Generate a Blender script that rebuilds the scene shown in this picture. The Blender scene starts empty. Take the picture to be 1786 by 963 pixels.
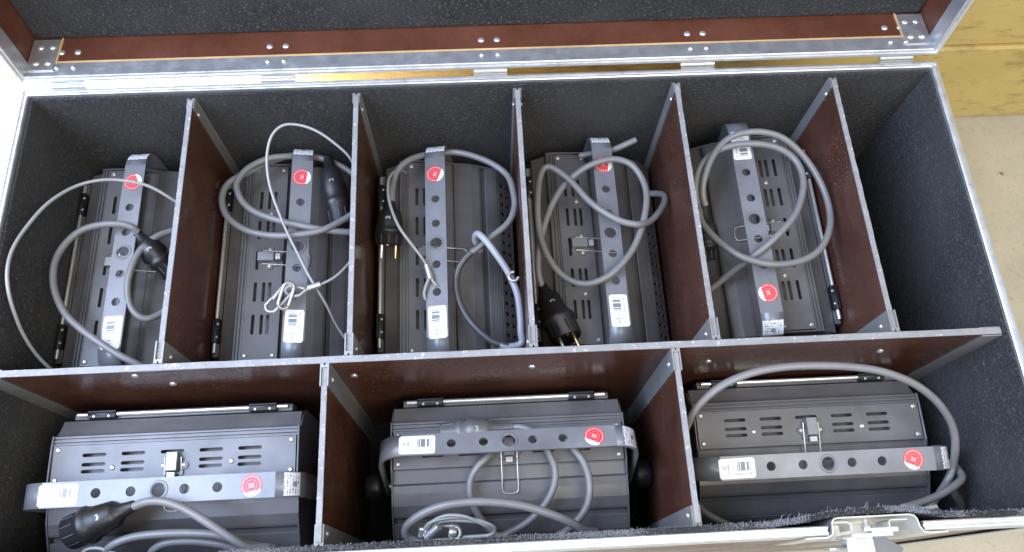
import bpy, bmesh, math, random
from mathutils import Vector, Matrix, Euler
random.seed(7)
SC = bpy.context.scene
COL = SC.collection

# ------------------------------------------------------------------ camera
CAM_ROT = Euler((0.3846, -0.0164, -0.0503), 'XYZ')
CAM_LOC = Vector((0.585, -0.6351, 0.8662))
F_PX = 1385.52
cd = bpy.data.cameras.new('camera'); cam = bpy.data.objects.new('camera', cd); COL.objects.link(cam)
cam.location = CAM_LOC; cam.rotation_euler = CAM_ROT
cd.sensor_width = 36.0; cd.lens = F_PX / 1786.0 * 36.0; cd.clip_start = 0.01; cd.clip_end = 100
SC.camera = cam

# ------------------------------------------------------------------ light
w = bpy.data.worlds.new('World'); SC.world = w; w.use_nodes = True
bg = w.node_tree.nodes['Background']; bg.inputs[0].default_value = (0.86, 0.93, 1.0, 1); bg.inputs[1].default_value = 0.68
def area(name, loc, target, sx, sy, power, col):
    d = bpy.data.lights.new(name, 'AREA'); d.shape = 'RECTANGLE'; d.size = sx; d.size_y = sy; d.energy = power; d.color = col
    o = bpy.data.objects.new(name, d); COL.objects.link(o); o.location = loc
    o.rotation_euler = (Vector(target) - Vector(loc)).to_track_quat('-Z', 'Y').to_euler(); return o
area('doorway_light', (-0.95, -0.35, 1.75), (0.35, -0.3, -0.1), 1.7, 2.0, 95, (0.56, 0.69, 1.0))
area('warm_fill_light', (1.5, -1.6, 2.4), (0.8, -0.3, -0.1), 1.8, 1.4, 40, (1.0, 0.91, 0.80))  # added warm fill from above the front right, source unseen
sp = bpy.data.lights.new('sunbeam_light', 'SPOT'); sp.energy = 9000; sp.spot_size = math.radians(15); sp.spot_blend = 0.25; sp.color = (1, 0.95, 0.86); sp.shadow_soft_size = 0.04
spo = bpy.data.objects.new('sunbeam_light', sp); COL.objects.link(spo); spo.location = (-2.0, -0.15, 0.9)
spo.rotation_euler = (Vector((-0.40, 0.225, -0.19)) - spo.location).to_track_quat('-Z', 'Y').to_euler()
vs = SC.view_settings; vs.view_transform = 'Standard'; vs.look = 'None'; vs.exposure = 0.48; vs.gamma = 1.0; vs.use_curve_mapping = False

# ------------------------------------------------------------------ helpers
CAM_M = CAM_ROT.to_matrix()
def at(px, py, z=None, y=None):
    """point of the place seen at a pixel of the photograph, at a known height z (or depth y)"""
    d = CAM_M @ Vector(((px - 893) / F_PX, -(py - 481.5) / F_PX, -1.0))
    t = (z - CAM_LOC.z) / d.z if z is not None else (y - CAM_LOC.y) / d.y
    return CAM_LOC + d * t

def tag(o, label=None, cat=None, group=None, kind=None):
    if label: o['label'] = label
    if cat: o['category'] = cat
    if group: o['group'] = group
    if kind: o['kind'] = kind
    return o

def link(name, me, mats, parent=None, world=True):
    o = bpy.data.objects.new(name, me); COL.objects.link(o)
    if mats is not None:
        for m in (mats if isinstance(mats, (list, tuple)) else [mats]):
            if len(me.materials) < (len(mats) if isinstance(mats, (list, tuple)) else 1): me.materials.append(m)
    if parent is not None:
        o.parent = parent
        if world: o.matrix_parent_inverse = MW[parent].inverted()
    MW[o] = MW[parent] if (parent is not None and not world) else Matrix()
    return o
class _MW(dict):
    def __getitem__(s, o): return s.get(o.name, Matrix())
    def __setitem__(s, o, m): dict.__setitem__(s, o.name, m)
MW = _MW()

def empty(name, mat=None):
    o = bpy.data.objects.new(name, None); COL.objects.link(o); o.empty_display_size = 0.05
    if mat is not None: o.matrix_world = mat; MW[o] = mat.copy()
    return o

class MB:
    def __init__(s): s.v = []; s.f = []; s.m = []; s.sm = []
    def add(s, vs, fs, mi=0, smooth=False):
        b = len(s.v); s.v += [tuple(p) for p in vs]; s.f += [tuple(b + i for i in f) for f in fs]; s.m += [mi] * len(fs); s.sm += [smooth] * len(fs); return s
    def box(s, x0, x1, y0, y1, z0, z1, mi=0, M=None):
        p = [Vector((x, y, z)) for z in (z0, z1) for y in (y0, y1) for x in (x0, x1)]
        if M is not None: p = [M @ q for q in p]
        return s.add(p, [(0, 2, 3, 1), (4, 5, 7, 6), (0, 1, 5, 4), (2, 6, 7, 3), (0, 4, 6, 2), (1, 3, 7, 5)], mi)
    def prism(s, poly, fn, a, b, mi=0, smooth=False, caps=True):
        """poly: list of 2-D points; fn(p,t) -> 3-D"""
        n = len(poly); v = [fn(p, a) for p in poly] + [fn(p, b) for p in poly]
        s.add(v, [(i, (i + 1) % n, n + (i + 1) % n, n + i) for i in range(n)], mi, smooth)
        if caps: s.add(v, [tuple(range(n))[::-1], tuple(range(n, 2 * n))], mi)
        return s
    def cyl(s, p0, p1, r0, r1=None, n=16, mi=0, caps=True, smooth=True):
        return s.lathe(p0, p1, [(0, r0), (1, r0 if r1 is None else r1)], n, mi, caps, smooth)
    def lathe(s, p0, p1, prof, n=16, mi=0, caps=True, smooth=True):
        p0 = Vector(p0); p1 = Vector(p1); d = p1 - p0; L = d.length; d.normalize()
        a = d.orthogonal().normalized(); b = d.cross(a)
        v = []
        for t, r in prof:
            for k in range(n):
                an = 2 * math.pi * k / n
                v.append(p0 + d * (t * L) + (a * math.cos(an) + b * math.sin(an)) * r)
        m = len(prof)
        for j in range(m - 1):
            pass
        s.add(v, [(j * n + k, j * n + (k + 1) % n, (j + 1) * n + (k + 1) % n, (j + 1) * n + k) for j in range(m - 1) for k in range(n)], mi, smooth)
        if caps: s.add(v, [tuple(range(n))[::-1], tuple(range((m - 1) * n, m * n))], mi)
        return s
    def tube(s, pts, r, n=10, mi=0, res=6, closed=False, caps=True):
        P = [Vector(p) for p in pts]; out = []
        m = len(P)
        rng = range(m) if closed else range(m - 1)
        for i in rng:
            p0 = P[(i - 1) % m] if closed or i > 0 else P[i] * 2 - P[i + 1]
            p1 = P[i]; p2 = P[(i + 1) % m]
            p3 = P[(i + 2) % m] if closed or i + 2 < m else P[i + 1] * 2 - P[i]
            for k in range(res):
                t = k / res
                out.append(0.5 * ((2 * p1) + (p2 - p0) * t + (2 * p0 - 5 * p1 + 4 * p2 - p3) * t * t + (3 * p1 - p0 - 3 * p2 + p3) * t ** 3))
        if not closed: out.append(P[-1])
        k = len(out); T = []
        for i in range(k):
            a = out[(i + 1) % k] if closed or i < k - 1 else out[i]; b = out[(i - 1) % k] if closed or i > 0 else out[i]
            T.append((a - b).normalized())
        N = T[0].orthogonal().normalized(); v = []
        for i in range(k):
            N = (N - T[i] * N.dot(T[i])).normalized(); B = T[i].cross(N)
            for q in range(n):
                an = 2 * math.pi * q / n; v.append(out[i] + (N * math.cos(an) + B * math.sin(an)) * r)
        jr = k if closed else k - 1
        s.add(v, [(j * n + q, j * n + (q + 1) % n, ((j + 1) % k) * n + (q + 1) % n, ((j + 1) % k) * n + q) for j in range(jr) for q in range(n)], mi, True)
        if caps and not closed: s.add(v, [tuple(range(n))[::-1], tuple(range((k - 1) * n, k * n))], mi)
        return s
    def mesh(s, name, bevel=0):
        me = bpy.data.meshes.new(name); me.from_pydata(s.v, [], s.f)
        me.polygons.foreach_set('material_index', s.m); me.polygons.foreach_set('use_smooth', s.sm)
        bm = bmesh.new(); bm.from_mesh(me)
        if bevel:
            bmesh.ops.remove_doubles(bm, verts=bm.verts, dist=1e-6)
            bmesh.ops.recalc_face_normals(bm, faces=bm.faces)
            ed = [e for e in bm.edges if len(e.link_faces) == 2 and e.calc_face_angle(0) > 0.6]
            bmesh.ops.bevel(bm, geom=ed, offset=bevel, segments=1, affect='EDGES', clamp_overlap=True)
        bmesh.ops.recalc_face_normals(bm, faces=bm.faces)
        bm.to_mesh(me); bm.free(); me.update(); return me
    def build(s, name, mats, parent=None, world=True, bevel=0): return link(name, s.mesh(name, bevel), mats, parent, world)

def holed_plate(outer, holes, th):
    """flat plate in XY with real holes, thickness th centred on z = 0"""
    c = bpy.data.curves.new('plate', 'CURVE'); c.dimensions = '2D'; c.fill_mode = 'BOTH'; c.extrude = th / 2
    for loop in [outer] + holes:
        sp_ = c.splines.new('POLY'); sp_.points.add(len(loop) - 1); sp_.use_cyclic_u = True
        for i, p in enumerate(loop): sp_.points[i].co = (p[0], p[1], 0, 1)
    o = bpy.data.objects.new('plate', c); COL.objects.link(o)
    dg = bpy.context.evaluated_depsgraph_get(); dg.update()
    me = bpy.data.meshes.new_from_object(o.evaluated_get(dg))
    bpy.data.objects.remove(o); bpy.data.curves.remove(c)
    me.materials.clear(); return me
def circ(x, y, r, n=20): return [(x + r * math.cos(2 * math.pi * k / n), y + r * math.sin(2 * math.pi * k / n)) for k in range(n)]
def slot(x, y, l, h, n=5):
    r = h / 2; o = []
    for k in range(n + 1): a = -math.pi / 2 + math.pi * k / n; o.append((x + l / 2 - r + r * math.cos(a), y + r * math.sin(a)))
    for k in range(n + 1): a = math.pi / 2 + math.pi * k / n; o.append((x - l / 2 + r + r * math.cos(a), y + r * math.sin(a)))
    return o

# ------------------------------------------------------------------ materials
def new_mat(name):
    m = bpy.data.materials.new(name); m.use_nodes = True
    nt = m.node_tree; b = nt.nodes['Principled BSDF']; return m, nt, b
def nd(nt, t, **kw):
    n = nt.nodes.new(t)
    for k, v in kw.items(): setattr(n, k, v)
    return n
def mth(nt, op, a, b=None, c=None):
    n = nt.nodes.new('ShaderNodeMath'); n.operation = op
    for i, x in enumerate((a, b, c)):
        if x is None: continue
        if isinstance(x, (int, float)): n.inputs[i].default_value = x
        else: nt.links.new(x, n.inputs[i])
    return n.outputs[0]
def mixc(nt, fac, a, b):
    n = nt.nodes.new('ShaderNodeMix'); n.data_type = 'RGBA'
    for s_, x in ((n.inputs[0], fac), (n.inputs[6], a), (n.inputs[7], b)):
        if isinstance(x, (int, float)): s_.default_value = x
        elif isinstance(x, tuple): s_.default_value = (*x, 1)
        else: nt.links.new(x, s_)
    return n.outputs[2]
def noise(nt, co, scale, detail=2, rough=0.5, vscale=None):
    if vscale:
        mp = nd(nt, 'ShaderNodeMapping'); mp.inputs['Scale'].default_value = vscale; nt.links.new(co, mp.inputs[0]); co = mp.outputs[0]
    n = nd(nt, 'ShaderNodeTexNoise'); n.inputs['Scale'].default_value = scale; n.inputs['Detail'].default_value = detail; n.inputs['Roughness'].default_value = rough
    nt.links.new(co, n.inputs['Vector']); return n.outputs['Fac']
def ramp(nt, fac, a, b, ca=0.0, cb=1.0):
    n = nd(nt, 'ShaderNodeMapRange'); n.inputs[1].default_value = a; n.inputs[2].default_value = b; n.inputs[3].default_value = ca; n.inputs[4].default_value = cb
    nt.links.new(fac, n.inputs[0]); return n.outputs[0]
def geo(nt): return nd(nt, 'ShaderNodeNewGeometry').outputs['Position']
def bump(nt, b, h, strength, dist):
    n = nd(nt, 'ShaderNodeBump'); n.inputs['Strength'].default_value = strength; n.inputs['Distance'].default_value = dist
    nt.links.new(h, n.inputs['Height']); nt.links.new(n.outputs[0], b.inputs['Normal'])

def paint(name, col, rough=0.45, spec=0.5, metal=0.0, var=0.25, scale=14, bstr=0.15, fine=900, dust=None):
    m, nt, b = new_mat(name); co = geo(nt)
    n1 = noise(nt, co, scale, 4, 0.6)
    c = mixc(nt, ramp(nt, n1, 0.3, 0.7), tuple(x * (1 - var) for x in col), tuple(min(1, x * (1 + var)) for x in col))
    if dust:
        sp_ = ramp(nt, noise(nt, co, 330, 3, 0.7), 0.69, 0.75)
        c = mixc(nt, mth(nt, 'MULTIPLY', sp_, 0.5), c, dust)
    nt.links.new(c, b.inputs['Base Color'])
    nt.links.new(ramp(nt, noise(nt, co, 35, 4, 0.6), 0.3, 0.7, rough * 0.85, min(1, rough * 1.2)), b.inputs['Roughness'])
    b.inputs['Specular IOR Level'].default_value = spec; b.inputs['Metallic'].default_value = metal
    bump(nt, b, noise(nt, co, fine, 2, 0.5), bstr, 0.0006)
    return m

M = {}
M['lamp'] = paint('black_powder_coat', (0.105, 0.101, 0.102), 0.34, 0.65, dust=(0.2, 0.19, 0.18))
M['lamp2'] = paint('black_powder_coat_smooth', (0.1, 0.098, 0.1), 0.33, 0.65, dust=(0.2, 0.2, 0.2))
M['yoke'] = paint('grey_black_yoke_coat', (0.155, 0.16, 0.175), 0.31, 0.75, dust=(0.3, 0.3, 0.3))
M['black'] = paint('black_rubber', (0.014, 0.014, 0.015), 0.4, 0.5)
M['dark'] = paint('dark_inside', (0.01, 0.01, 0.01), 0.8, 0.2)
M['cable'] = paint('grey_rubber_cable', (0.18, 0.177, 0.175), 0.36, 0.5, var=0.15, dust=(0.3, 0.3, 0.3))
M['cable_shaded'] = paint('shaded_grey_cable', (0.06, 0.06, 0.062), 0.38, 0.5, var=0.15, dust=(0.25, 0.25, 0.25))  # grey cable darkened in colour, for a stretch lying in shade
M['cable_lit'] = paint('lit_grey_cable', (0.3, 0.31, 0.33), 0.36, 0.5, var=0.12)  # grey cable lightened in colour, for a strand catching the light
M['galv'] = paint('galvanised_steel', (0.42, 0.42, 0.41), 0.34, 0.5, 0.6, 0.1)
M['wire'] = paint('plastic_coated_steel_wire', (0.3, 0.3, 0.285), 0.35, 0.6, var=0.15)
M['steel'] = paint('zinc_steel', (0.6, 0.6, 0.58), 0.32, 0.5, 0.7, 0.12)
M['chrome'] = paint('bright_steel', (0.82, 0.82, 0.8), 0.2, 0.5, 0.75, 0.08, bstr=0.03)
M['toggle'] = paint('worn_grey_toggle', (0.26, 0.26, 0.26), 0.3, 0.5, 0.5, 0.1)
M['brass'] = paint('brass', (0.75, 0.55, 0.25), 0.25, 0.5, 1.0, 0.1)

def alu(name='aluminium_profile'):
    m, nt, b = new_mat(name); co = geo(nt)
    n = noise(nt, co, 60, 4, 0.7)
    sc = ramp(nt, noise(nt, co, 300, 2, 0.6), 0.64, 0.7)
    c = mixc(nt, ramp(nt, n, 0.3, 0.75), (0.62, 0.63, 0.65), (0.74, 0.75, 0.77))
    c = mixc(nt, mth(nt, 'MULTIPLY', sc, 0.25), c, (0.4, 0.39, 0.37))
    nt.links.new(c, b.inputs['Base Color']); b.inputs['Metallic'].default_value = 0.8
    nt.links.new(ramp(nt, n, 0.3, 0.7, 0.26, 0.46), b.inputs['Roughness'])
    bump(nt, b, noise(nt, co, 500, 2), 0.1, 0.0005); return m
M['alu'] = alu()
M['alu_shaded'] = paint('shaded_aluminium', (0.28, 0.28, 0.275), 0.42, 0.5, 0.4, 0.1)  # darker copy of the aluminium, shade on the channels put into the colour

def carpet():
    m, nt, b = new_mat('black_needle_felt_carpet'); co = geo(nt)
    f = noise(nt, co, 330, 3, 0.75); g = noise(nt, co, 130, 3, 0.7); l = noise(nt, co, 7, 3, 0.5)
    c = mixc(nt, ramp(nt, f, 0.36, 0.60), (0.004, 0.004, 0.005), (0.026, 0.026, 0.0265))
    c = mixc(nt, ramp(nt, f, 0.585, 0.72), c, (0.19, 0.19, 0.193))
    c = mixc(nt, mth(nt, 'MULTIPLY', ramp(nt, g, 0.55, 0.75), 0.3), c, (0.05, 0.05, 0.05))
    c = mixc(nt, mth(nt, 'MULTIPLY', ramp(nt, l, 0.4, 0.65), 0.5), c, (0.05, 0.05, 0.05))
    lint = ramp(nt, noise(nt, co, 170, 4, 0.8), 0.735, 0.76)
    c = mixc(nt, mth(nt, 'MULTIPLY', lint, 0.4), c, (0.3, 0.3, 0.29))
    nt.links.new(c, b.inputs['Base Color']); b.inputs['Roughness'].default_value = 1; b.inputs['Specular IOR Level'].default_value = 0.1
    b.inputs['Sheen Weight'].default_value = 0.12; b.inputs['Sheen Roughness'].default_value = 0.6
    bump(nt, b, f, 0.9, 0.003); return m
M['carpet'] = carpet()
M['fibre'] = paint('lit_carpet_fibre', (0.36, 0.36, 0.39), 0.9, 0.1)  # paler than the felt: light on its upturned cut edge, as colour

def ply(name, col, wear=0.6, rough=0.19):
    m, nt, b = new_mat(name); co = geo(nt)
    n = noise(nt, co, 9, 5, 0.65)
    c = mixc(nt, ramp(nt, n, 0.3, 0.7), tuple(x * 0.72 for x in col), tuple(x * 1.25 for x in col))
    # fine phenolic grain
    c = mixc(nt, mth(nt, 'MULTIPLY', ramp(nt, noise(nt, co, 260, 2, 0.5, (1, 1, 0.12)), 0.5, 0.7), 0.2), c, tuple(x * 0.45 for x in col))
    # thin slanting scratches
    rot = nd(nt, 'ShaderNodeMapping'); rot.inputs['Rotation'].default_value = (0.6, 0.5, 0.7); nt.links.new(co, rot.inputs[0])
    s1 = ramp(nt, noise(nt, rot.outputs[0], 30, 2, 0.5, (1.0, 16, 16)), 0.655, 0.69)
    msk = ramp(nt, noise(nt, co, 8, 3), 0.5, 0.6)
    c = mixc(nt, mth(nt, 'MULTIPLY', mth(nt, 'MULTIPLY', s1, msk), wear), c, (0.42, 0.33, 0.25))
    dots = ramp(nt, noise(nt, co, 150, 2, 0.6), 0.755, 0.775)
    c = mixc(nt, mth(nt, 'MULTIPLY', dots, wear), c, (0.45, 0.36, 0.28))
    nt.links.new(c, b.inputs['Base Color'])
    nt.links.new(ramp(nt, n, 0.32, 0.68, rough * 0.6, rough * 2.0), b.inputs['Roughness'])
    b.inputs['Specular IOR Level'].default_value = 0.5
    bump(nt, b, noise(nt, co, 120, 3), 0.06, 0.001); return m
M['ply'] = ply('brown_film_faced_plywood', (0.088, 0.036, 0.023))
M['plylid'] = ply('red_brown_film_faced_plywood', (0.12, 0.041, 0.023), 0.12, 0.27)
def plyedge():
    m, nt, b = new_mat('sealed_grey_plywood_edge'); co = geo(nt)
    n = noise(nt, co, 40, 5, 0.7); n2 = noise(nt, co, 170, 3, 0.7)
    c = mixc(nt, ramp(nt, n, 0.3, 0.7), (0.2, 0.2, 0.205), (0.29, 0.29, 0.295))
    c = mixc(nt, ramp(nt, n2, 0.62, 0.7), c, (0.6, 0.55, 0.48))
    c = mixc(nt, mth(nt, 'MULTIPLY', ramp(nt, noise(nt, co, 90, 3), 0.66, 0.72), 0.5), c, (0.2, 0.14, 0.1))
    nt.links.new(c, b.inputs['Base Color']); b.inputs['Roughness'].default_value = 0.5
    bump(nt, b, n2, 0.5, 0.0012); return m
M['edge'] = plyedge()
M['rawedge'] = paint('raw_plywood_edge', (0.62, 0.4, 0.18), 0.6)

def barcode():
    m, nt, b = new_mat('white_barcode_label')
    tc = nd(nt, 'ShaderNodeTexCoord').outputs['Object']; sx = nd(nt, 'ShaderNodeSeparateXYZ'); nt.links.new(tc, sx.inputs[0]); x, y = sx.outputs[0], sx.outputs[1]
    def rng(v, a, c_): return mth(nt, 'MULTIPLY', mth(nt, 'GREATER_THAN', v, a), mth(nt, 'LESS_THAN', v, c_))
    cell = mth(nt, 'FLOOR', mth(nt, 'MULTIPLY', x, 1100.0)); wn = nd(nt, 'ShaderNodeTexWhiteNoise', noise_dimensions='1D'); nt.links.new(cell, wn.inputs['W'])
    bars = mth(nt, 'MULTIPLY', mth(nt, 'GREATER_THAN', wn.outputs['Value'], 0.45), mth(nt, 'MULTIPLY', rng(x, -0.002, 0.0165), rng(y, -0.003, 0.0075)))
    cell2 = nd(nt, 'ShaderNodeTexWhiteNoise', noise_dimensions='2D'); cv = nd(nt, 'ShaderNodeCombineXYZ')
    nt.links.new(mth(nt, 'FLOOR', mth(nt, 'MULTIPLY', x, 1400.0)), cv.inputs[0]); nt.links.new(mth(nt, 'FLOOR', mth(nt, 'MULTIPLY', y, 900.0)), cv.inputs[1]); nt.links.new(cv.outputs[0], cell2.inputs['Vector'])
    txt = mth(nt, 'MULTIPLY', mth(nt, 'GREATER_THAN', cell2.outputs['Value'], 0.42), mth(nt, 'ADD', mth(nt, 'MULTIPLY', rng(x, -0.004, 0.018), rng(y, -0.0078, -0.0055)), mth(nt, 'MULTIPLY', rng(x, -0.0175, -0.0095), rng(y, -0.001, 0.004))))
    stem = mth(nt, 'MULTIPLY', rng(x, -0.0112, -0.0102), rng(y, -0.007, 0.006))
    fac = mth(nt, 'MINIMUM', mth(nt, 'ADD', mth(nt, 'ADD', bars, mth(nt, 'MULTIPLY', txt, 0.6)), mth(nt, 'MULTIPLY', stem, 0.6)), 1.0)
    nt.links.new(mixc(nt, mth(nt, 'MULTIPLY', fac, 0.85), (0.78, 0.79, 0.78), (0.08, 0.09, 0.12)), b.inputs['Base Color']); b.inputs['Roughness'].default_value = 0.35
    return m
M['label'] = barcode()
def redsticker():
    m, nt, b = new_mat('red_round_sticker_print')
    tc = nd(nt, 'ShaderNodeTexCoord').outputs['Object']; sx = nd(nt, 'ShaderNodeSeparateXYZ'); nt.links.new(tc, sx.inputs[0]); x, y = sx.outputs[0], sx.outputs[1]
    r = mth(nt, 'SQRT', mth(nt, 'ADD', mth(nt, 'MULTIPLY', x, x), mth(nt, 'MULTIPLY', y, y))); a = mth(nt, 'ARCTAN2', y, x)
    def rng(v, p, q): return mth(nt, 'MULTIPLY', mth(nt, 'GREATER_THAN', v, p), mth(nt, 'LESS_THAN', v, q))
    cell = mth(nt, 'FLOOR', mth(nt, 'MULTIPLY', a, 4.0)); fr = mth(nt, 'FRACT', mth(nt, 'MULTIPLY', a, 4.0))
    ring = mth(nt, 'MULTIPLY', rng(r, 0.0092, 0.0112), rng(fr, 0.45, 0.85))
    inner = mth(nt, 'MULTIPLY', rng(r, 0.0060, 0.0066), 0.3)
    cell2 = mth(nt, 'MULTIPLY', mth(nt, 'LESS_THAN', mth(nt, 'ABSOLUTE', x), 0.0034), rng(mth(nt, 'ABSOLUTE', y), 0.0, 0.0026))
    foot = mth(nt, 'MULTIPLY', mth(nt, 'LESS_THAN', y, -0.0066), mth(nt, 'LESS_THAN', r, 0.0122))
    fac = mth(nt, 'MINIMUM', mth(nt, 'ADD', mth(nt, 'ADD', mth(nt, 'MULTIPLY', ring, 0.75), inner), mth(nt, 'ADD', mth(nt, 'MULTIPLY', cell2, 0.35), foot)), 1.0)
    nt.links.new(mixc(nt, fac, (0.6, 0.045, 0.055), (0.72, 0.69, 0.69)), b.inputs['Base Color']); b.inputs['Roughness'].default_value = 0.35
    return m
M['red'] = redsticker()
def namesticker():
    m, nt, b = new_mat('white_name_sticker_print')
    tc = nd(nt, 'ShaderNodeTexCoord').outputs['Object']; sx = nd(nt, 'ShaderNodeSeparateXYZ'); nt.links.new(tc, sx.inputs[0]); x, y = sx.outputs[0], sx.outputs[1]
    def rng(v, p, q): return mth(nt, 'MULTIPLY', mth(nt, 'GREATER_THAN', v, p), mth(nt, 'LESS_THAN', v, q))
    cell2 = nd(nt, 'ShaderNodeTexWhiteNoise', noise_dimensions='2D'); cv = nd(nt, 'ShaderNodeCombineXYZ')
    nt.links.new(mth(nt, 'FLOOR', mth(nt, 'MULTIPLY', x, 500.0)), cv.inputs[0]); nt.links.new(mth(nt, 'FLOOR', mth(nt, 'MULTIPLY', y, 900.0)), cv.inputs[1]); nt.links.new(cv.outputs[0], cell2.inputs['Vector'])
    lines = rng(mth(nt, 'FRACT', mth(nt, 'MULTIPLY', x, 300.0)), 0.0, 0.5)
    f = mth(nt, 'MULTIPLY', mth(nt, 'MULTIPLY', mth(nt, 'GREATER_THAN', cell2.outputs['Value'], 0.5), lines), rng(mth(nt, 'ABSOLUTE', y), 0.0, 0.011))
    blob = mth(nt, 'MULTIPLY', rng(x, 0.001, 0.006), rng(y, -0.003, 0.003))
    nt.links.new(mixc(nt, mth(nt, 'MULTIPLY', mth(nt, 'MAXIMUM', f, blob), 0.75), (0.68, 0.69, 0.7), (0.06, 0.06, 0.07)), b.inputs['Base Color']); b.inputs['Roughness'].default_value = 0.4
    return m
M['name'] = namesticker()

def yellow_wall():
    m, nt, b = new_mat('worn_yellow_wall_paint'); co = geo(nt)
    n = noise(nt, co, 5, 6, 0.65); n2 = noise(nt, co, 26, 5, 0.7, (0.6, 1, 1.6))
    c = mixc(nt, ramp(nt, n, 0.3, 0.7), (0.56, 0.41, 0.13), (0.66, 0.5, 0.19))
    c = mixc(nt, mth(nt, 'MULTIPLY', ramp(nt, n2, 0.53, 0.72), 0.75), c, (0.24, 0.18, 0.06))
    c = mixc(nt, mth(nt, 'MULTIPLY', ramp(nt, noise(nt, co, 60, 4, 0.7, (0.25, 1, 1)), 0.66, 0.7), 0.6), c, (0.12, 0.09, 0.04))
    nt.links.new(c, b.inputs['Base Color']); b.inputs['Roughness'].default_value = 0.5
    bump(nt, b, n2, 0.4, 0.004); return m
M['yellow'] = yellow_wall()
def concrete():
    m, nt, b = new_mat('beige_concrete'); co = geo(nt)
    n = noise(nt, co, 6, 6, 0.65); n2 = noise(nt, co, 90, 4, 0.7)
    c = mixc(nt, ramp(nt, n, 0.3, 0.7), (0.42, 0.385, 0.29), (0.54, 0.5, 0.39))
    c = mixc(nt, mth(nt, 'MULTIPLY', ramp(nt, n2, 0.55, 0.75), 0.5), c, (0.25, 0.21, 0.15))
    c = mixc(nt, ramp(nt, noise(nt, co, 14, 5, 0.7), 0.66, 0.7), c, (0.2, 0.17, 0.14))
    nt.links.new(c, b.inputs['Base Color']); b.inputs['Roughness'].default_value = 0.75
    bump(nt, b, n2, 0.5, 0.003); return m
M['concrete'] = concrete()

# ------------------------------------------------------------------ setting
FLOOR = -0.50
g = MB().add([(-3, -3, FLOOR), (4, -3, FLOOR), (4, 0.27, FLOOR), (-3, 0.27, FLOOR)], [(0, 1, 2, 3)]).build('floor', M['concrete']); tag(g, kind='structure')
wl = MB()
# a painted block wall: courses set out with a slight offset so the joints show
for k in range(7):
    z0 = FLOOR + k * 0.225; off = 0.0 if k < 1 else 0.006 * ((k * 37) % 3)
    wl.box(-3, 4, 0.225 + off, 0.5, z0, z0 + 0.2235)
wl.box(-3, 4, 0.24, 0.52, FLOOR, FLOOR + 1.6)
wo = wl.build('wall', M['yellow'], bevel=0.004); tag(wo, kind='structure')

# ------------------------------------------------------------------ flight case
W, D, H0 = 1.2, 0.592, 0.47
IN = 0.0095                      # width of the rim profile
INZ = -0.34                      # inner floor
case = empty('flight_case', Matrix.Translation((W / 2, -D / 2, FLOOR)))
tag(case, 'large brown flight case with aluminium edges, open lid and carpet-lined compartments', 'flight case')
BOT = FLOOR + 0.03
wallm = M['ply']
MB().box(0.002, W - 0.002, -IN + 0.001, -0.002, BOT, -0.012).build('case_wall', wallm, case)
MB().prism([(0.002, BOT), (W - 0.002, BOT), (W - 0.002, -0.012), (1.034, -0.012), (1.034, -0.108), (0.934, -0.108), (0.934, -0.012), (0.002, -0.012)], lambda p, y: Vector((p[0], y, p[1])), -D + 0.002, -D + IN - 0.001).build('case_wall', wallm, case)
MB().box(0.002, IN - 0.001, -D + IN - 0.0005, -IN + 0.0005, BOT, -0.012).build('case_wall', wallm, case)
MB().box(W - IN + 0.001, W - 0.002, -D + IN - 0.0005, -IN + 0.0005, BOT, -0.012).build('case_wall', wallm, case)
MB().box(0.011, W - 0.011, -D + 0.011, -0.011, INZ - 0.02, INZ).build('case_floor', M['carpet'], case)
for x in (0.1, 1.1):
    for y in (-0.1, -0.49): MB().cyl((x, y, FLOOR), (x, y, BOT), 0.03).build('foot', M['black'], case)
# linings
T = 0.004
MB().box(IN, W - IN, -IN - T, -IN + 0.0004, INZ, -0.006).build('lining', M['carpet'], case)
MB().box(IN, IN + T, -D + IN + 0.008, -IN - T, INZ, -0.006).build('lining', M['carpet'], case)
MB().box(W - IN - T, W - IN, -D + IN + 0.008, -IN - T, INZ, -0.006).build('lining', M['carpet'], case)
# rim profiles: a lipped extrusion, its cross-section (across, height); across = 0 outside, IN inside
PROF = [(-0.001, -0.03), (-0.001, -0.003), (0.0005, -0.001), (0.0028, 0.0), (0.0034, -0.0026), (0.0056, -0.0026), (0.0062, -0.0002), (IN - 0.0012, -0.0002), (IN, -0.0012), (IN, -0.0085), (0.002, -0.0085), (0.002, -0.03)]
def rim(x0, y0, x1, y1, inx, iny, m0=True, m1=True):
    a = Vector((x0, y0, 0)); b = Vector((x1, y1, 0)); d = (b - a).normalized(); n = Vector((inx, iny, 0))
    mb = MB(); k = len(PROF)
    v = [a + n * p[0] + d * (max(p[0], 0) if m0 else 0) + Vector((0, 0, p[1])) for p in PROF] + [b + n * p[0] - d * (max(p[0], 0) if m1 else 0) + Vector((0, 0, p[1])) for p in PROF]
    mb.add(v, [(i, (i + 1) % k, k + (i + 1) % k, k + i) for i in range(k)] + [tuple(range(k))[::-1], tuple(range(k, 2 * k))])
    return mb.build('rim_profile', M['alu'], case)
rim(0, 0, W, 0, 0, -1)
rim(0, -D, 0, 0, 1, 0)
rim(W, 0, W, -D, -1, 0)
DX0, DX1 = 0.938, 1.030           # the latch dish interrupts the front rim
rim(DX0 - 0.004, -D, 0, -D, 0, 1, False, True)
rim(W, -D, DX1 + 0.006, -D, 0, 1, True, False)
# aluminium corner angle on the front right vertical edge
MB().box(W - 0.028, W + 0.0015, -D - 0.0015, -D - 0.0002, BOT, -0.031).box(W + 0.0002, W + 0.0015, -D - 0.0002, -D + 0.028, BOT, -0.031).build('corner_angle', M['alu'], case)

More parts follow.
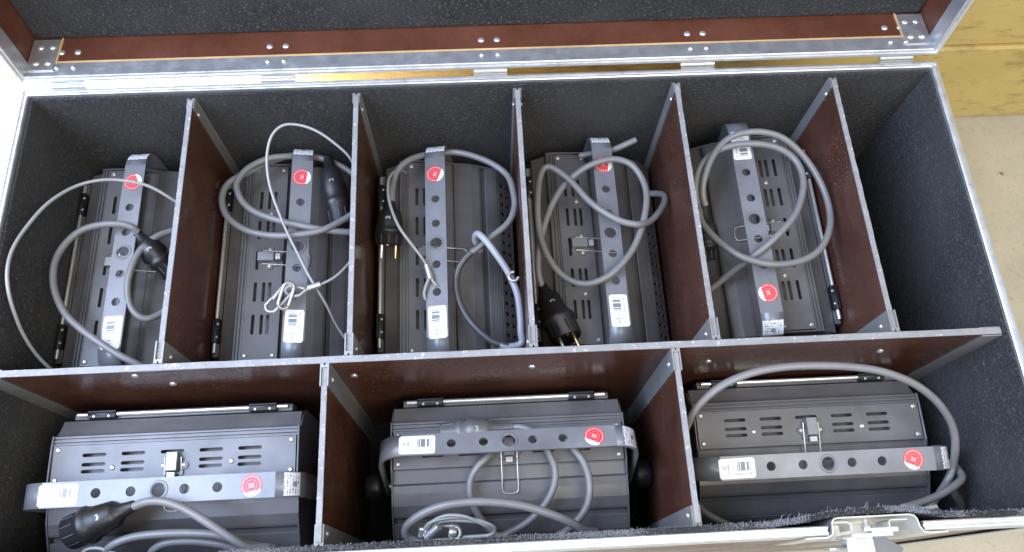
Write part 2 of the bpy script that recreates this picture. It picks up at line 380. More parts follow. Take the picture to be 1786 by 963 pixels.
# front lining, pushed inwards behind the latch dish
fy = -D + IN
path = [(IN, 0), (0.80, 0), (0.87, 0.001), (0.905, 0.0035), (0.93, 0.0072), (0.955, 0.0095), (0.985, 0.0102), (1.02, 0.0102), (1.04, 0.0075), (1.062, 0.0025), (1.10, 0.0003), (W - IN, 0)]
pts = []
for i in range(len(path) - 1):
    (xa, ya), (xb, yb) = path[i], path[i + 1]; k = 8 if xb - xa > 0.3 else 4
    for j in range(k): pts.append((xa + (xb - xa) * j / k, ya + (yb - ya) * j / k))
pts.append(path[-1])
mb = MB(); th = 0.006
for i in range(len(pts) - 1):
    (xa, ya), (xb, yb) = pts[i], pts[i + 1]; wob = lambda x: 0.0015 * math.sin(x * 41) + 0.001 * math.sin(x * 97)
    za, zb = -0.002 + wob(xa), -0.002 + wob(xb)
    mb.add([(xa, fy + ya, INZ), (xb, fy + yb, INZ), (xb, fy + yb, zb), (xa, fy + ya, za), (xa, fy + ya + th, INZ), (xb, fy + yb + th, INZ), (xb, fy + yb + th, zb), (xa, fy + ya + th, za)],
           [(0, 1, 2, 3), (4, 7, 6, 5), (3, 2, 6, 7)])
flin = mb.build('lining', M['carpet'], case)
def liny(x):
    for i in range(len(pts) - 1):
        if pts[i][0] <= x <= pts[i + 1][0]:
            t = (x - pts[i][0]) / (pts[i + 1][0] - pts[i][0]); return pts[i][1] + t * (pts[i + 1][1] - pts[i][1])
    return 0
fb = MB()
def fibre(p, d, L, wd):
    d = d.normalized(); s_ = d.orthogonal().normalized() * wd
    q = p + d * L * 0.55 + Vector((random.uniform(-1, 1), random.uniform(-1, 1), random.uniform(-.5, .5))) * L * 0.2; e = p + d * L + Vector((random.uniform(-1, 1), random.uniform(-1, 1), 0)) * L * 0.35
    fb.add([p - s_, p + s_, q - s_ * .8, q + s_ * .8, e], [(0, 1, 3, 2), (2, 3, 4)])
for i in range(16000):
    x = random.uniform(0.3, W - IN); yy = fy + liny(x) + random.uniform(0.0002, th)
    p = Vector((x, yy, -0.003)); L = random.choice((0.0018, 0.0024, 0.0034)) * random.uniform(0.6, 1.2)
    fibre(p, Vector((random.uniform(-.8, .8), random.uniform(-0.6, 1.1), random.uniform(0.3, 1))), L, 0.00017)
for i in range(45):
    x = random.gauss(0.935, 0.06)
    if not 0.75 < x < 1.12: continue
    fibre(Vector((x, fy + liny(x) + th * random.random(), -0.002)), Vector((random.uniform(-.5, .5), random.uniform(0.2, 1.2), random.uniform(0.3, 1))), random.uniform(0.005, 0.011), 0.0002)
fo = fb.build('carpet_fuzz', M['fibre'], flin); fo['kind'] = 'stuff'

# partition boards
TH = 0.0066
def board(name, x0, x1, y0, y1, ztop):
    mb = MB()
    mb.box(x0, x1, y0, y1, INZ, ztop - 0.0012, 0)
    # sealed top edge with small nicks
    along_x = (x1 - x0) > (y1 - y0); n = 60
    P = []
    for k in range(n + 1):
        t = k / n; e = [random.uniform(0, 0.0004) + (random.random() < 0.06) * random.uniform(0.0004, 0.0011) for _ in range(2)]
        if along_x: x = x0 + (x1 - x0) * t; P.append([(x, y0, ztop - .0012), (x, y0 + e[0], ztop - e[0] * .5), (x, y1 - e[1], ztop - e[1] * .5), (x, y1, ztop - .0012)])
        else: y = y0 + (y1 - y0) * t; P.append([(x0, y, ztop - .0012), (x0 + e[0], y, ztop - e[0] * .5), (x1 - e[1], y, ztop - e[1] * .5), (x1, y, ztop - .0012)])
    v = [q for r_ in P for q in r_]
    mb.add(v, [(4 * k + j, 4 * k + j + 1, 4 * k + 5 + j, 4 * k + 4 + j) for k in range(n) for j in range(3)] + [(0, 1, 2, 3), (4 * n + 3, 4 * n + 2, 4 * n + 1, 4 * n)], 1)
    return mb.build(name, [M['ply'], M['edge']], case)
ZM = -0.008
MY0, MY1 = -0.3795, -0.3715
mid = board('partition_board', IN + T + 0.002, W - IN - T - 0.002, MY0, MY1, ZM)
BX = [0.2125, 0.4265, 0.6375, 0.849, 1.060]; FX = [0.400, 0.800]
def channel(xc, yend, dirn, parent, ln=0.026, z1=-0.007, notch=True, th_=TH):
    """vertical aluminium channel gripping the end of a board; dirn = +1 when the board leaves in +y"""
    h = th_ / 2; t = 0.0016; mb = MB()
    for s_ in (-1, 1):
        poly = [(s_ * (h + 0.0001), 0.0045), (s_ * (h + 0.0001), ln), (s_ * (h + t), ln), (s_ * (h + t), 0.0), (s_ * (h + t + 0.0012), -0.0002), (s_ * (h - 0.0018), -0.0002), (0.0, 0.0030), (0.0, 0.0045)]
        mb.prism(poly, lambda p, z: Vector((xc + p[0], yend + dirn * p[1], z)), INZ, z1)
    o = mb.build('corner_channel', M['alu_shaded'], parent)
    sc_ = MB()
    for s_ in (-1, 1): sc_.lathe((xc + s_ * (h + t), yend + dirn * 0.013, -0.03), (xc + s_ * (h + t + 0.002), yend + dirn * 0.013, -0.03), [(0, 0.0035), (0.5, 0.003), (1, 0.0012)], 10)
    sc_.build('rivet', M['chrome'], parent)
for x in BX:
    b = board('partition_board', x - TH / 2, x + TH / 2, MY1 + 0.005, -IN - T - 0.005, ZM - 0.002)
    channel(x, MY1 + 0.0005, 1, b); channel(x, -IN - T - 0.0005, -1, b, 0.015, -0.012)
for x in FX:
    b = board('partition_board', x - TH / 2, x + TH / 2, fy + th + 0.004, MY0 - 0.005, ZM - 0.001)
    channel(x, MY0 - 0.0005, -1, b); channel(x, fy + th + 0.0005, 1, b, 0.022, -0.012)
def xchannel(xend, dirn):
    mb = MB(); h = (MY1 - MY0) / 2; t = 0.0016; yc = (MY0 + MY1) / 2
    for s_ in (-1, 1):
        poly = [(0.003, s_ * (h + .0002)), (0.024, s_ * (h + .0002)), (0.024, s_ * (h + t)), (0, s_ * (h + t)), (0, s_ * h * 0.3), (0.003, s_ * h * 0.3)]
        mb.prism(poly, lambda p, z: Vector((xend + dirn * p[0], yc + p[1], z)), INZ, -0.011)
    mb.build('corner_channel', M['alu_shaded'], mid)
xchannel(IN + T + 0.0005, 1); xchannel(W - IN - T - 0.0005, -1)
def rivet_mesh(r=0.0045):
    me = MB().lathe((0, 0, 0), (0, 0, 0.0024), [(0, r), (0.35, r * 0.95), (0.75, r * 0.65), (1.0, r * 0.2)], 14).mesh('rivet'); me.materials.append(M['chrome']); return me
RIV = rivet_mesh(); RIVS = rivet_mesh(0.0032)
def rivet(p, nrm, parent, me=None, name='rivet'):
    o = bpy.data.objects.new(name, me or RIV); COL.objects.link(o); o.parent = parent
    Mx = Matrix.Translation(p) @ Vector(nrm).to_track_quat('Z', 'Y').to_matrix().to_4x4()
    o.matrix_parent_inverse = MW[parent].inverted(); o.matrix_basis = Mx; return o
for px, py in ((302, 669), (236, 655), (928, 639), (618, 655), (1235, 630), (1535, 612)):
    p = at(px, py, y=MY0); rivet((p.x, MY0 - 0.0002, p.z), (0, -1, 0), mid)
for x in (0.11, 0.32, 0.53, 0.74, 0.95): rivet((x, MY1 + 0.0002, -0.05), (0, 1, 0), mid)

# latch: a pressed steel dish let into the front, with its hook and turn key
def path_strip(pl, th_, z0, z1, mb):
    n = len(pl); L = []
    for i in range(n):
        a = Vector(pl[max(i - 1, 0)]); b_ = Vector(pl[min(i + 1, n - 1)]); d = (b_ - a).normalized(); L.append(Vector((-d.y, d.x)) * th_ / 2)
    poly = [Vector(p) + q for p, q in zip(pl, L)] + [Vector(p) - q for p, q in zip(pl, L)][::-1]
    mb.prism(poly, lambda p, z: Vector((p[0], p[1], z)), z0, z1)
yo = -D - 0.0025
dish = [(DX0 - 0.03, yo), (DX0 - 0.006, yo), (DX0 - 0.001, yo + 0.003), (DX0, yo + 0.008), (DX0 + 0.0008, yo + 0.015), (DX0 + 0.0035, yo + 0.0182), (DX0 + 0.008, yo + 0.019), (DX1 - 0.008, yo + 0.019), (DX1 - 0.003, yo + 0.0178), (DX1 - 0.0005, yo + 0.0145), (DX1 + 0.001, yo + 0.006), (DX1 + 0.004, yo + 0.001), (DX1 + 0.009, yo), (DX1 + 0.03, yo)]
mb = MB(); path_strip(dish, 0.0016, -0.105, 0.001, mb)
mb.box(DX0 + 0.001, DX1 - 0.001, yo + 0.001, yo + 0.018, -0.1055, -0.104)
latch = mb.build('butterfly_latch', M['steel'], case)
mb = MB(); path_strip([(DX0 + 0.003, yo + 0.0145), (DX0 + 0.018, yo + 0.0145), (DX0 + 0.0205, yo + 0.0125), (DX0 + 0.0205, yo + 0.006)], 0.0014, -0.03, -0.001, mb); mb.build('guide', M['steel'], latch); mb = MB()
path_strip([(DX0 + 0.062, yo + 0.0065), (DX0 + 0.062, yo + 0.013), (DX0 + 0.064, yo + 0.0145), (DX1 - 0.010, yo + 0.0145)], 0.0014, -0.03, -0.001, mb); mb.build('guide', M['steel'], latch)
mb = MB(); mb.box(DX0 + 0.022, DX0 + 0.066, yo - 0.001, yo + 0.003, -0.05, -0.004).box(DX0 + 0.044, DX0 + 0.072, yo + 0.003, yo + 0.008, -0.02, -0.003); mb.build('hook_plate', M['chrome'], latch, bevel=0.0008)
MB().lathe((DX0 + 0.041, yo + 0.0165, -0.01), (DX0 + 0.041, yo + 0.005, -0.01), [(0, 0.0025), (0.5, 0.004), (0.55, 0.0055), (1, 0.005)], 12).build('bolt', M['chrome'], latch)
mb = MB(); mb.cyl((DX0 + 0.044, yo + 0.004, -0.062), (DX0 + 0.044, yo - 0.008, -0.062), 0.012)
mb.box(DX0 + 0.014, DX0 + 0.074, yo - 0.012, yo - 0.008, -0.07, -0.05); mb.build('turn_key', M['steel'], latch, bevel=0.001)
MB().box(DX0 + 0.026, DX0 + 0.055, yo - 0.026, yo - 0.0015, -0.034, -0.030).build('key_bracket', M['chrome'], latch, bevel=0.0008)
MB().box(-0.02, 0.02, -0.012, 0.012, -0.0015, 0.0015, M=Matrix.Translation((DX0 + 0.072, yo - 0.014, -0.042)) @ Matrix.Rotation(-0.5, 4, 'Z') @ Matrix.Rotation(0.35, 4, 'Y')).build('key_wing', M['toggle'], latch, bevel=0.0006)

# ---- lid
LEAN = 0.1028; LZ, LY = 0.0043, 0.0064
U = Vector((0, math.sin(LEAN), math.cos(LEAN))); N = Vector((0, math.cos(LEAN), -math.sin(LEAN)))
def LP(x, u, n): return Vector((x, LY, LZ)) + U * u + N * n     # u up the lid, n into its depth
def lbox(mb, x0, x1, u0, u1, n0, n1, mi=0):
    p = [LP(x, u, n) for n in (n0, n1) for u in (u0, u1) for x in (x0, x1)]
    return mb.add(p, [(0, 2, 3, 1), (4, 5, 7, 6), (0, 1, 5, 4), (2, 6, 7, 3), (0, 4, 6, 2), (1, 3, 7, 5)], mi)
LD, LH, LW = 0.085, D, 0.0085
mb = MB(); lbox(mb, 0.002, W - 0.002, 0.002, LH - 0.002, LD, LD + 0.009)
lid = mb.build('lid', M['ply'], case)
mb = MB(); lbox(mb, 0.010, W - 0.010, 0.010, LH - 0.01, LD - 0.018, LD - 0.0005); lbox(mb, 0.012, W - 0.012, 0.012, LH - 0.012, LD - 0.019, LD - 0.018); mb.build('lining', M['carpet'], lid)
def lwall(x0, x1, u0, u1):
    mb = MB(); lbox(mb, x0, x1, u0, u1, 0.004, LD); mb.build('lid_wall', M['plylid'], lid)
lwall(0.002, W - 0.002, 0.002, LW); lwall(0.002, LW, LW, LH - LW); lwall(W - LW, W - 0.002, LW, LH - LW); lwall(0.002, W - 0.002, LH - LW, LH - 0.002)
FL = 0.023   # inside flange of the lid profile
def lprof(kind):
    # cross-section (a across the wall from outside to inside, n depth)
    sec = [(-0.001, 0.028), (-0.001, 0.002), (0.0, 0.0), (0.0028, 0.0), (0.0034, -0.0022), (0.0054, -0.0022), (0.006, 0.0), (LW + 0.0008, 0.0), (LW + 0.002, 0.001), (LW + 0.002, 0.0075), (LW + 0.0012, 0.0085), (LW + 0.0014, FL), (LW + 0.0002, FL), (LW + 0.0002, 0.004), (0.0005, 0.004), (0.0005, 0.028)]
    k = len(sec); mb = MB()
    def pt(a, n, end):
        s_ = max(a, 0)
        if kind == 'bottom': return LP(s_ if end == 0 else W - s_, a, n)
        if kind == 'top': return LP(s_ if end == 0 else W - s_, LH - a, n)
        if kind == 'left': return LP(a, s_ if end == 0 else LH - s_, n)
        return LP(W - a, s_ if end == 0 else LH - s_, n)
    v = [pt(a, n, 0) for a, n in sec] + [pt(a, n, 1) for a, n in sec]
    mb.add(v, [(i, (i + 1) % k, k + (i + 1) % k, k + i) for i in range(k)] + [tuple(range(k))[::-1], tuple(range(k, 2 * k))])
    mb.build('edge_profile', M['alu'], lid)
for k in ('bottom', 'top', 'left', 'right'): lprof(k)
# raw plywood-coloured line where the flange ends
mb = MB(); lbox(mb, 0.04, W - 0.04, LW + 0.0001, LW + 0.0011, FL + 0.0003, FL + 0.0034); mb.build('edge_line', M['rawedge'], lid)
for xs, sg in ((0.0, 1), (W, -1)):
    mb = MB(); x0 = xs + sg * (LW + 0.0014); t = 0.0018
    a, b = sorted((x0, x0 + sg * 0.034)); lbox(mb, a, b, LW + 0.0016, LW + 0.0016 + t, 0.010, 0.062)
    cp = mb.build('corner_plate', M['alu'], lid)
    for q in (0.011, 0.026):
        for n_ in (0.022, 0.049): rivet(LP(x0 + sg * q, LW + 0.0016 + t, n_), U, lid)
    mb = MB(); a, b = sorted((x0 + sg * 0.0345, x0 + sg * 0.0362)); lbox(mb, a, b, LW + 0.0002, LW + 0.0026, 0.023, 0.0655); mb.build('edge_line', M['rawedge'], lid)
HX = [0.058, 0.326, 0.603, 0.878, 1.146]
for hx in HX:
    for dx in (-0.0105, 0.0105):
        rivet(LP(hx + dx, LW + 0.0002, 0.042), U, lid); rivet(LP(hx + dx, LW + 0.0016, 0.0145), U, lid, RIVS)
    mb = MB(); mb.cyl((hx - 0.022, 0.0075, -0.001), (hx + 0.022, 0.0075, -0.001), 0.0035, n=12)
    mb.box(hx - 0.022, hx + 0.022, 0.0012, 0.0028, -0.04, -0.001); lbox(mb, hx - 0.022, hx + 0.022, -0.0035, -0.0013, 0.004, 0.04)
    mb.build('hinge', M['steel'], case)

# ------------------------------------------------------------------ floodlights
# lamp frame: local x along the lamp, local -y = v (0 at the lens rim), local z up, origin on the floor of the case
BL = 0.29; HB = BL / 2; WT = 0.20      # body length, half, height of the ridge above the base
def V3(u, v, w_): return Vector((u, -v, WT + w_))
mm = 0.001
def housing_mesh():
    P = [(3, -192), (3, -30), (5, -20), (6.5, -16.5), (25.5, -9.5), (26.5, -7.5), (27, -2.2), (28, -1.4), (30, -1.4), (30.6, -3.6), (32, -3.6), (32.6, -1.0), (34.6, -1.0), (35.2, -3.2), (36.4, -3.2), (37, -0.8), (38.6, -0.8), (39, -2), (39, -13), (84.5, -15), (85, -13), (87, -13.2), (101.5, -15.5), (102.6, -17), (103, -13.2), (104.5, -12.2), (114, -13.0), (128, -16.4), (139, -21.2), (141.5, -23.2), (142.2, -31), (147.4, -34), (148, -27.5), (149.5, -26.8), (160, -31.8), (165, -34.8), (166.5, -37), (160, -50), (174, -70), (185, -63.5), (186, -120), (180, -192), (170, -198), (12, -198)]
    mb = MB(); mb.prism([(p[0] * mm, p[1] * mm) for p in P], lambda p, u: V3(u, p[0], p[1]), -HB, HB)
    return mb.mesh('housing')
def endplate_mesh():
    P = [(1, -190), (1, -34), (9, -20), (26, -8), (27, 0.6), (39.5, 1.2), (86, -1.6), (104, -10.2), (128, -14.6), (142, -21.2), (160, -29.8), (168, -35), (187.5, -59), (188, -120), (182, -192), (170, -199), (12, -199)]
    mb = MB(); mb.prism([(p[0] * mm, p[1] * mm) for p in P], lambda p, u: V3(u, p[0], p[1]), 0, 0.0022)
    return mb.mesh('end_plate', 0.0005)
def vent_mesh():
    rows = (12, 23, 31); cols = (-95, -49, -3, 43, 89); holes = []
    for c_ in cols:
        for r_ in rows:
            if c_ == -3 and r_ != 12: continue
            holes.append(slot(c_ * mm, -(r_ * mm) + 0.023, 0.028, 0.0042))
    me = holed_plate([(-HB + 0.0015, 0.023), (-HB + 0.0015, -0.023), (HB - 0.0015, -0.023), (HB - 0.0015, 0.023)], holes, 0.002)
    a = math.atan2(4.0, 45.5); R_ = Matrix.Rotation(a, 4, 'X')
    me.transform(Matrix.Translation(V3(0, 0.0622, -0.0024)) @ R_); return me
def sidevent_mesh():
    holes = []
    for i in range(17):
        for v_ in (-0.0068, 0.0064): holes.append(slot(-0.124 + i * 0.0155, v_, 0.0052, 0.012) if False else [(x + 0.0, y) for x, y in slot_v(-0.124 + i * 0.0155, v_, 0.0052, 0.0088)])
    me = holed_plate([(-HB + 0.001, 0.0155), (-HB + 0.001, -0.0155), (HB - 0.001, -0.0155), (HB - 0.001, 0.0155)], holes, 0.0014)
    # lay it on the slope below the lower panel
    a = math.radians(51); me.transform(Matrix.Translation(V3(0, 0.1765, -0.0485)) @ Matrix.Rotation(a, 4, 'X')); return me
def slot_v(x, y, wd, h): return [(x - wd / 2, y - h / 2), (x + wd / 2, y - h / 2), (x + wd / 2, y + h / 2), (x - wd / 2, y + h / 2)]
YL, YR, YW, YR_ = 0.318, 0.112, 0.0282, 0.028   # yoke length, radius from pivot, strap width, bend radius
PV, PW = 0.095, -0.078
def yoke_mesh():
    """built about its pivot axis: x along the lamp, z up the yoke"""
    hl = YL / 2 - YR_; holes = [circ(u, 0, r) for u, r in ((-0.070, .0056), (-0.031, .0056), (0, .0078), (0.029, .0056), (0.066, .0056))]
    me = holed_plate([(-hl, -YW / 2), (hl, -YW / 2), (hl, YW / 2), (-hl, YW / 2)], holes, 0.003); me.transform(Matrix.Translation((0, 0, YR)))
    bm = bmesh.new(); bm.from_mesh(me)
    for sg in (-1, 1):
        prof = []
        for k in range(9): a = math.pi / 2 * k / 8; prof.append((hl + YR_ * math.sin(a), YR - YR_ + YR_ * math.cos(a), math.sin(a), math.cos(a), YW / 2))
        for z, h_ in ((0.05, YW / 2), (0.02, 0.0130), (0.0, 0.0125), (-0.008, 0.010), (-0.0125, 0.004)): prof.append((hl + YR_, z, 1, 0, h_))
        rows = []
        for x, z, nx, nz, h_ in prof:
            rows.append([bm.verts.new((sg * (x + nx * d), y, z + nz * d)) for d, y in ((0.0015, -h_), (0.0015, h_), (-0.0015, h_), (-0.0015, -h_))])
        for i in range(len(rows) - 1):
            for j in range(4): f = bm.faces.new((rows[i][j], rows[i][(j + 1) % 4], rows[i + 1][(j + 1) % 4], rows[i + 1][j])); f.smooth = j in (0, 2)
        bm.faces.new(rows[-1])
    # pressed ring round the middle hole
    n = 24; rr = [(0.0082, 0.0016), (0.0090, 0.0024), (0.0104, 0.0024), (0.0112, 0.0016)]; vs_ = [[bm.verts.new((r * math.cos(2 * math.pi * k / n), r * math.sin(2 * math.pi * k / n), YR + z)) for k in range(n)] for r, z in rr]
    for i in range(3):
        for k in range(n): bm.faces.new((vs_[i][k], vs_[i][(k + 1) % n], vs_[i + 1][(k + 1) % n], vs_[i + 1][k]))
    bmesh.ops.recalc_face_normals(bm, faces=bm.faces); bm.to_mesh(me); bm.free(); return me
def rounded(w_, h_, r, th_, name):
    o = []
    for cx_, cy_, a0 in ((w_ / 2 - r, h_ / 2 - r, 0), (-w_ / 2 + r, h_ / 2 - r, 90), (-w_ / 2 + r, -h_ / 2 + r, 180), (w_ / 2 - r, -h_ / 2 + r, 270)):
        for k in range(4): a = math.radians(a0 + 30 * k); o.append((cx_ + r * math.cos(a), cy_ + r * math.sin(a)))
    return MB().prism(o, lambda p, z: Vector((p[0], p[1], z)), 0, th_).mesh(name)
ME = dict(housing=housing_mesh(), end=endplate_mesh(), vent=vent_mesh(), side=sidevent_mesh(), yoke=yoke_mesh(), label=rounded(0.044, 0.0238, 0.003, 0.0003, 'label'), red=MB().prism(circ(0, 0, 0.0122, 36), lambda p, z: Vector((p[0], p[1], z)), 0, 0.0003).mesh('red_sticker'))
def name_mesh():
    # a sticker bent over the shoulder of the yoke (local: x along, y across), wrapped on the bend radius
    mb = MB(); rr = YR_ + 0.0019; n = 8; v = []
    for k in range(n + 1):
        s_ = -0.010 + 0.020 * k / n; a = s_ / rr
        for y in (-0.0128, 0.0128): v.append((rr * math.sin(a), y, rr * math.cos(a) - rr))
    mb.add(v, [(2 * k, 2 * k + 1, 2 * k + 3, 2 * k + 2) for k in range(n)], 0, True); return mb.mesh('name_sticker')
ME['name'] = name_mesh()
ME['screw'] = MB().lathe((0, 0, 0), (0, 0, 0.0016), [(0, 0.0034), (0.6, 0.003), (1, 0.0018)], 12).mesh('screw')
def bail_mesh():
    mb = MB(); pth = [(-0.0095, 0.036, 0.006), (-0.0098, 0.048, 0.0035), (-0.0098, 0.075, -0.0035), (-0.0098, 0.092, -0.0085), (-0.0055, 0.096, -0.0095), (0.0055, 0.096, -0.0095), (0.0098, 0.092, -0.0085), (0.0098, 0.075, -0.0035), (0.0098, 0.048, 0.0035), (0.0095, 0.036, 0.006)]
    mb.tube([V3(u, 0.039 + v - 0.016, w_ - 0.003) for u, v, w_ in pth], 0.0009, 6, res=4)
    return mb.mesh('bail')
ME['bail'] = bail_mesh()
def latch_mesh():
    mb = MB()
    A = [V3(u, v, w_) for u in (-0.0066, 0.0066) for v, w_ in ((0.053, -0.001), (0.0535, 0.0085), (0.0755, 0.0075), (0.0765, -0.002))]
    mb.add(A, [(0, 1, 2, 3), (4, 7, 6, 5), (1, 5, 6, 2), (0, 4, 5, 1), (2, 6, 7, 3)])
    return mb.mesh('toggle_latch', 0.0006)
def ears_mesh():
    mb = MB()
    for sg in (-1, 1): mb.lathe(V3(sg * 0.0125, 0.068, -0.0022), V3(sg * 0.0125, 0.068, -0.0002), [(0, 0.0052), (1, 0.005)], 12)
    mb.box(-0.012, 0.012, -0.079, -0.060, WT - 0.0024, WT - 0.0006); return mb.mesh('latch_base')
ME['ears'] = ears_mesh()
ME['latch'] = latch_mesh()
ME['tab'] = MB().box(-0.0046, 0.0046, -0.084, -0.0768, WT + 0.001, WT + 0.0055).mesh('latch_tab', 0.0006)
def rail_mesh():
    mb = MB(); mb.prism([(-5, -40), (-5, -20), (-3, -17), (4.5, -17), (4.5, -22), (2.5, -24), (2.5, -40)], lambda p, u: V3(u, p[0] * mm, p[1] * mm), -0.133, 0.133)
    return mb.mesh('lens_rim', 0.0006)
ME['rail'] = rail_mesh()
ME['rod'] = MB().cyl(V3(-0.128, -0.0005, -0.0135), V3(0.128, -0.0005, -0.0135), 0.0026, n=10).mesh('rod')
def clamp_mesh():
    mb = MB(); mb.box(-0.017, 0.017, -0.0045, 0.0045, WT - 0.02, WT - 0.0095); mb.cyl(V3(-0.017, -0.0005, -0.013), V3(0.017, -0.0005, -0.013), 0.0042, n=10); return mb.mesh('clamp', 0.0005)
ME['clamp'] = clamp_mesh()
def knob_mesh():
    mb = MB(); mb.lathe((0, 0, 0), (0.03, 0, 0), [(0, 0.010), (0.15, 0.010), (0.2, 0.0165), (0.35, 0.019), (0.8, 0.018), (0.95, 0.014), (1, 0.007)], 10); return mb.mesh('knob')
ME['knob'] = knob_mesh()
for k, m_ in dict(housing='lamp', end='lamp2', vent='lamp', side='lamp', yoke='yoke', label='label', red='red', name='name', screw='steel', bail='steel', ears='lamp2', latch='toggle', tab='steel', rail='lamp2', rod='chrome', clamp='black', knob='black').items(): ME[k].materials.append(M[m_])
def child(name, me, parent, mat=None):
    o = bpy.data.objects.new(name, me); COL.objects.link(o); o.parent = parent
    if mat is not None: o.matrix_local = mat
    return o
GROUP = 'floodlights packed in the flight case'
def floodlight(pos, rz, ztop, label, yv, roll=0.0, knob=True):
    """pos: where the lens rim (v = 0) and the middle of the lamp stand; yv: v of the yoke strap"""
    Mx = Matrix.Translation((pos[0], pos[1], ztop - WT)) @ Matrix.Rotation(rz, 4, 'Z') @ Matrix.Rotation(roll, 4, 'X')
    r = empty('floodlight', Mx); tag(r, label, 'floodlight', GROUP)
    child('housing', ME['housing'], r); child('vent_cover', ME['vent'], r); child('side_grille', ME['side'], r)
    for sg in (-1, 1):
        e = child('end_plate', ME['end'], r, Matrix.Translation((HB + 0.0002, 0, 0)) if sg > 0 else Matrix.Translation((-HB - 0.0024, 0, 0)))
    ta = math.atan2(4.0, 45.5)
    for u, v in ((-0.0725, 0.067), (0.0675, 0.066), (-0.138, 0.044), (0.138, 0.044), (-0.138, 0.079), (0.138, 0.079)):
        child('screw', ME['screw'], r, Matrix.Translation(V3(u, v, -0.0014 - (v - 0.0622) * 4 / 45.5)) @ Matrix.Rotation(ta, 4, 'X'))
    la = child('toggle_latch', ME['latch'], r); child('bail', ME['bail'], la); child('latch_base', ME['ears'], la)
    for sg in (-1, 1): child('screw', ME['screw'], la, Matrix.Translation(V3(sg * 0.0125, 0.068, -0.0002)) @ Matrix.Scale(0.8, 4))
    child('latch_tab', ME['tab'], la)
    ra = child('lens_rim', ME['rail'], r); child('rod', ME['rod'], ra)
    for u in (-0.098, 0.098):
        child('clamp', ME['clamp'], ra, Matrix.Translation((u, 0, 0)))
        for du in (-0.009, 0.009): child('screw', ME['screw'], ra, Matrix.Translation(V3(u + du, 0.0025, -0.0096)) @ Matrix.Scale(0.6, 4))
    th_ = -math.asin((yv - PV) / YR)      # leaning towards +v = -y
    Y = Matrix.Translation(V3(0, PV, PW)) @ Matrix.Rotation(-th_, 4, 'X')
    yk = child('yoke', ME['yoke'], r, Y)
    child('barcode_label', ME['label'], yk, Matrix.Translation((-0.1115, -0.0005, YR + 0.0016)) @ Matrix.Rotation(random.uniform(-.03, .03), 4, 'Z'))
    child('red_sticker', ME['red'], yk, Matrix.Translation((0.1045, 0.0, YR + 0.0016)) @ Matrix.Rotation(random.uniform(-.5, .5), 4, 'Z'))
    a = math.radians(38); hl = YL / 2 - YR_; rr = YR_ + 0.0019
    child('name_sticker', ME['name'], yk, Matrix.Translation((hl + rr * math.sin(a), 0, YR - YR_ + rr * math.cos(a))) @ Matrix.Rotation(a, 4, 'Y'))
    for sg in (-1, 1):
        kb = child('knob', ME['knob'], r, Matrix.Translation(V3(sg * (YL / 2 + 0.0015), PV, PW)) @ (Matrix.Rotation(math.pi, 4, 'Z') if sg < 0 else Matrix()))
        bo = MB().cyl(V3(sg * (HB + 0.002), PV, PW), V3(sg * (YL / 2 - 0.001), PV, PW), 0.006, n=12).build('pivot_bolt', M['chrome'], r, world=False)
    return r
RT = math.pi / 2
L = {}
L['B1'] = floodlight((0.0205, -0.189), RT, -0.135, 'black floodlight in the leftmost back compartment, under a thin wire loop and grey cable', 0.090)
L['B2'] = floodlight((0.2245, -0.190), RT, -0.135, 'black floodlight in the second back compartment, with a steel link lying on its yoke', 0.114)
L['B3'] = floodlight((0.4420, -0.193), RT, -0.135, 'black floodlight in the third back compartment, with a brass-pinned plug hanging left', 0.080)
L['B4'] = floodlight((0.6530, -0.188), RT, -0.135, 'black floodlight in the fourth back compartment, plug lying at its lower left corner', 0.103)
L['B5'] = floodlight((1.0490, -0.190), -RT, -0.105, 'black floodlight turned round beside the empty compartment, red sticker at its near end', 0.106)
L['F1'] = floodlight((0.2060, -0.402), 0, -0.100, 'black floodlight in the front left compartment with a black plug lying across it', 0.101)
L['F2'] = floodlight((0.6060, -0.397), 0, -0.135, 'black floodlight in the middle front compartment with cable loops over its lower half', 0.062)
L['F3'] = floodlight((0.9900, -0.390), 0, -0.135, 'black floodlight in the front right compartment behind the latch, under one wide cable arc', 0.115)

# ------------------------------------------------------------------ cables and plugs
def pts2(off, sc_, lst): return [at(off[0] + p[0] / sc_, off[1] + p[1] / sc_, z=p[2]) for p in lst]
Z1 = ((0, 150), 1.889); Z2 = ((600, 130), 1.889); Z3 = ((1170, 100), 1.852); Z4 = ((0, 590), 2.581); Z5 = ((540, 590), 2.582); Z6 = ((1160, 560), 2.39)
XB = [IN + T] + [x for x in BX] + [W - IN - T]
def bounds(key):
    if key[0] == 'B':
        i = int(key[1]); a = XB[i - 1] + (TH / 2 + 0.0003 if i > 1 else 0.0005); b = XB[i] - TH / 2 - 0.0003; return a, b, MY1 + 0.0005, -IN - T - 0.0005
    e = [IN + T + 0.0005, FX[0] - TH / 2 - 0.0003, FX[0] + TH / 2 + 0.0003, FX[1] - TH / 2 - 0.0003, FX[1] + TH / 2 + 0.0003, W - IN - T - 0.0005]; i = int(key[1]) - 1
    return e[2 * i], e[2 * i + 1], fy + th + 0.0005, MY0 - 0.0005
def inside(key, P, r):
    """keep a slack cable within its compartment"""
    a, b, c_, d = bounds(key); return [Vector((min(max(p.x, a + r), b - r), min(max(p.y, c_ + r), d - r), p.z)) for p in P]
def cable(key, zz, lst, r=0.0048, name='power_cable', mat='cable'):
    r *= 0.9; return MB().tube(inside(key, pts2(*zz, lst), r * 1.15), r, 12, res=6).build(name, M[mat], L[key])
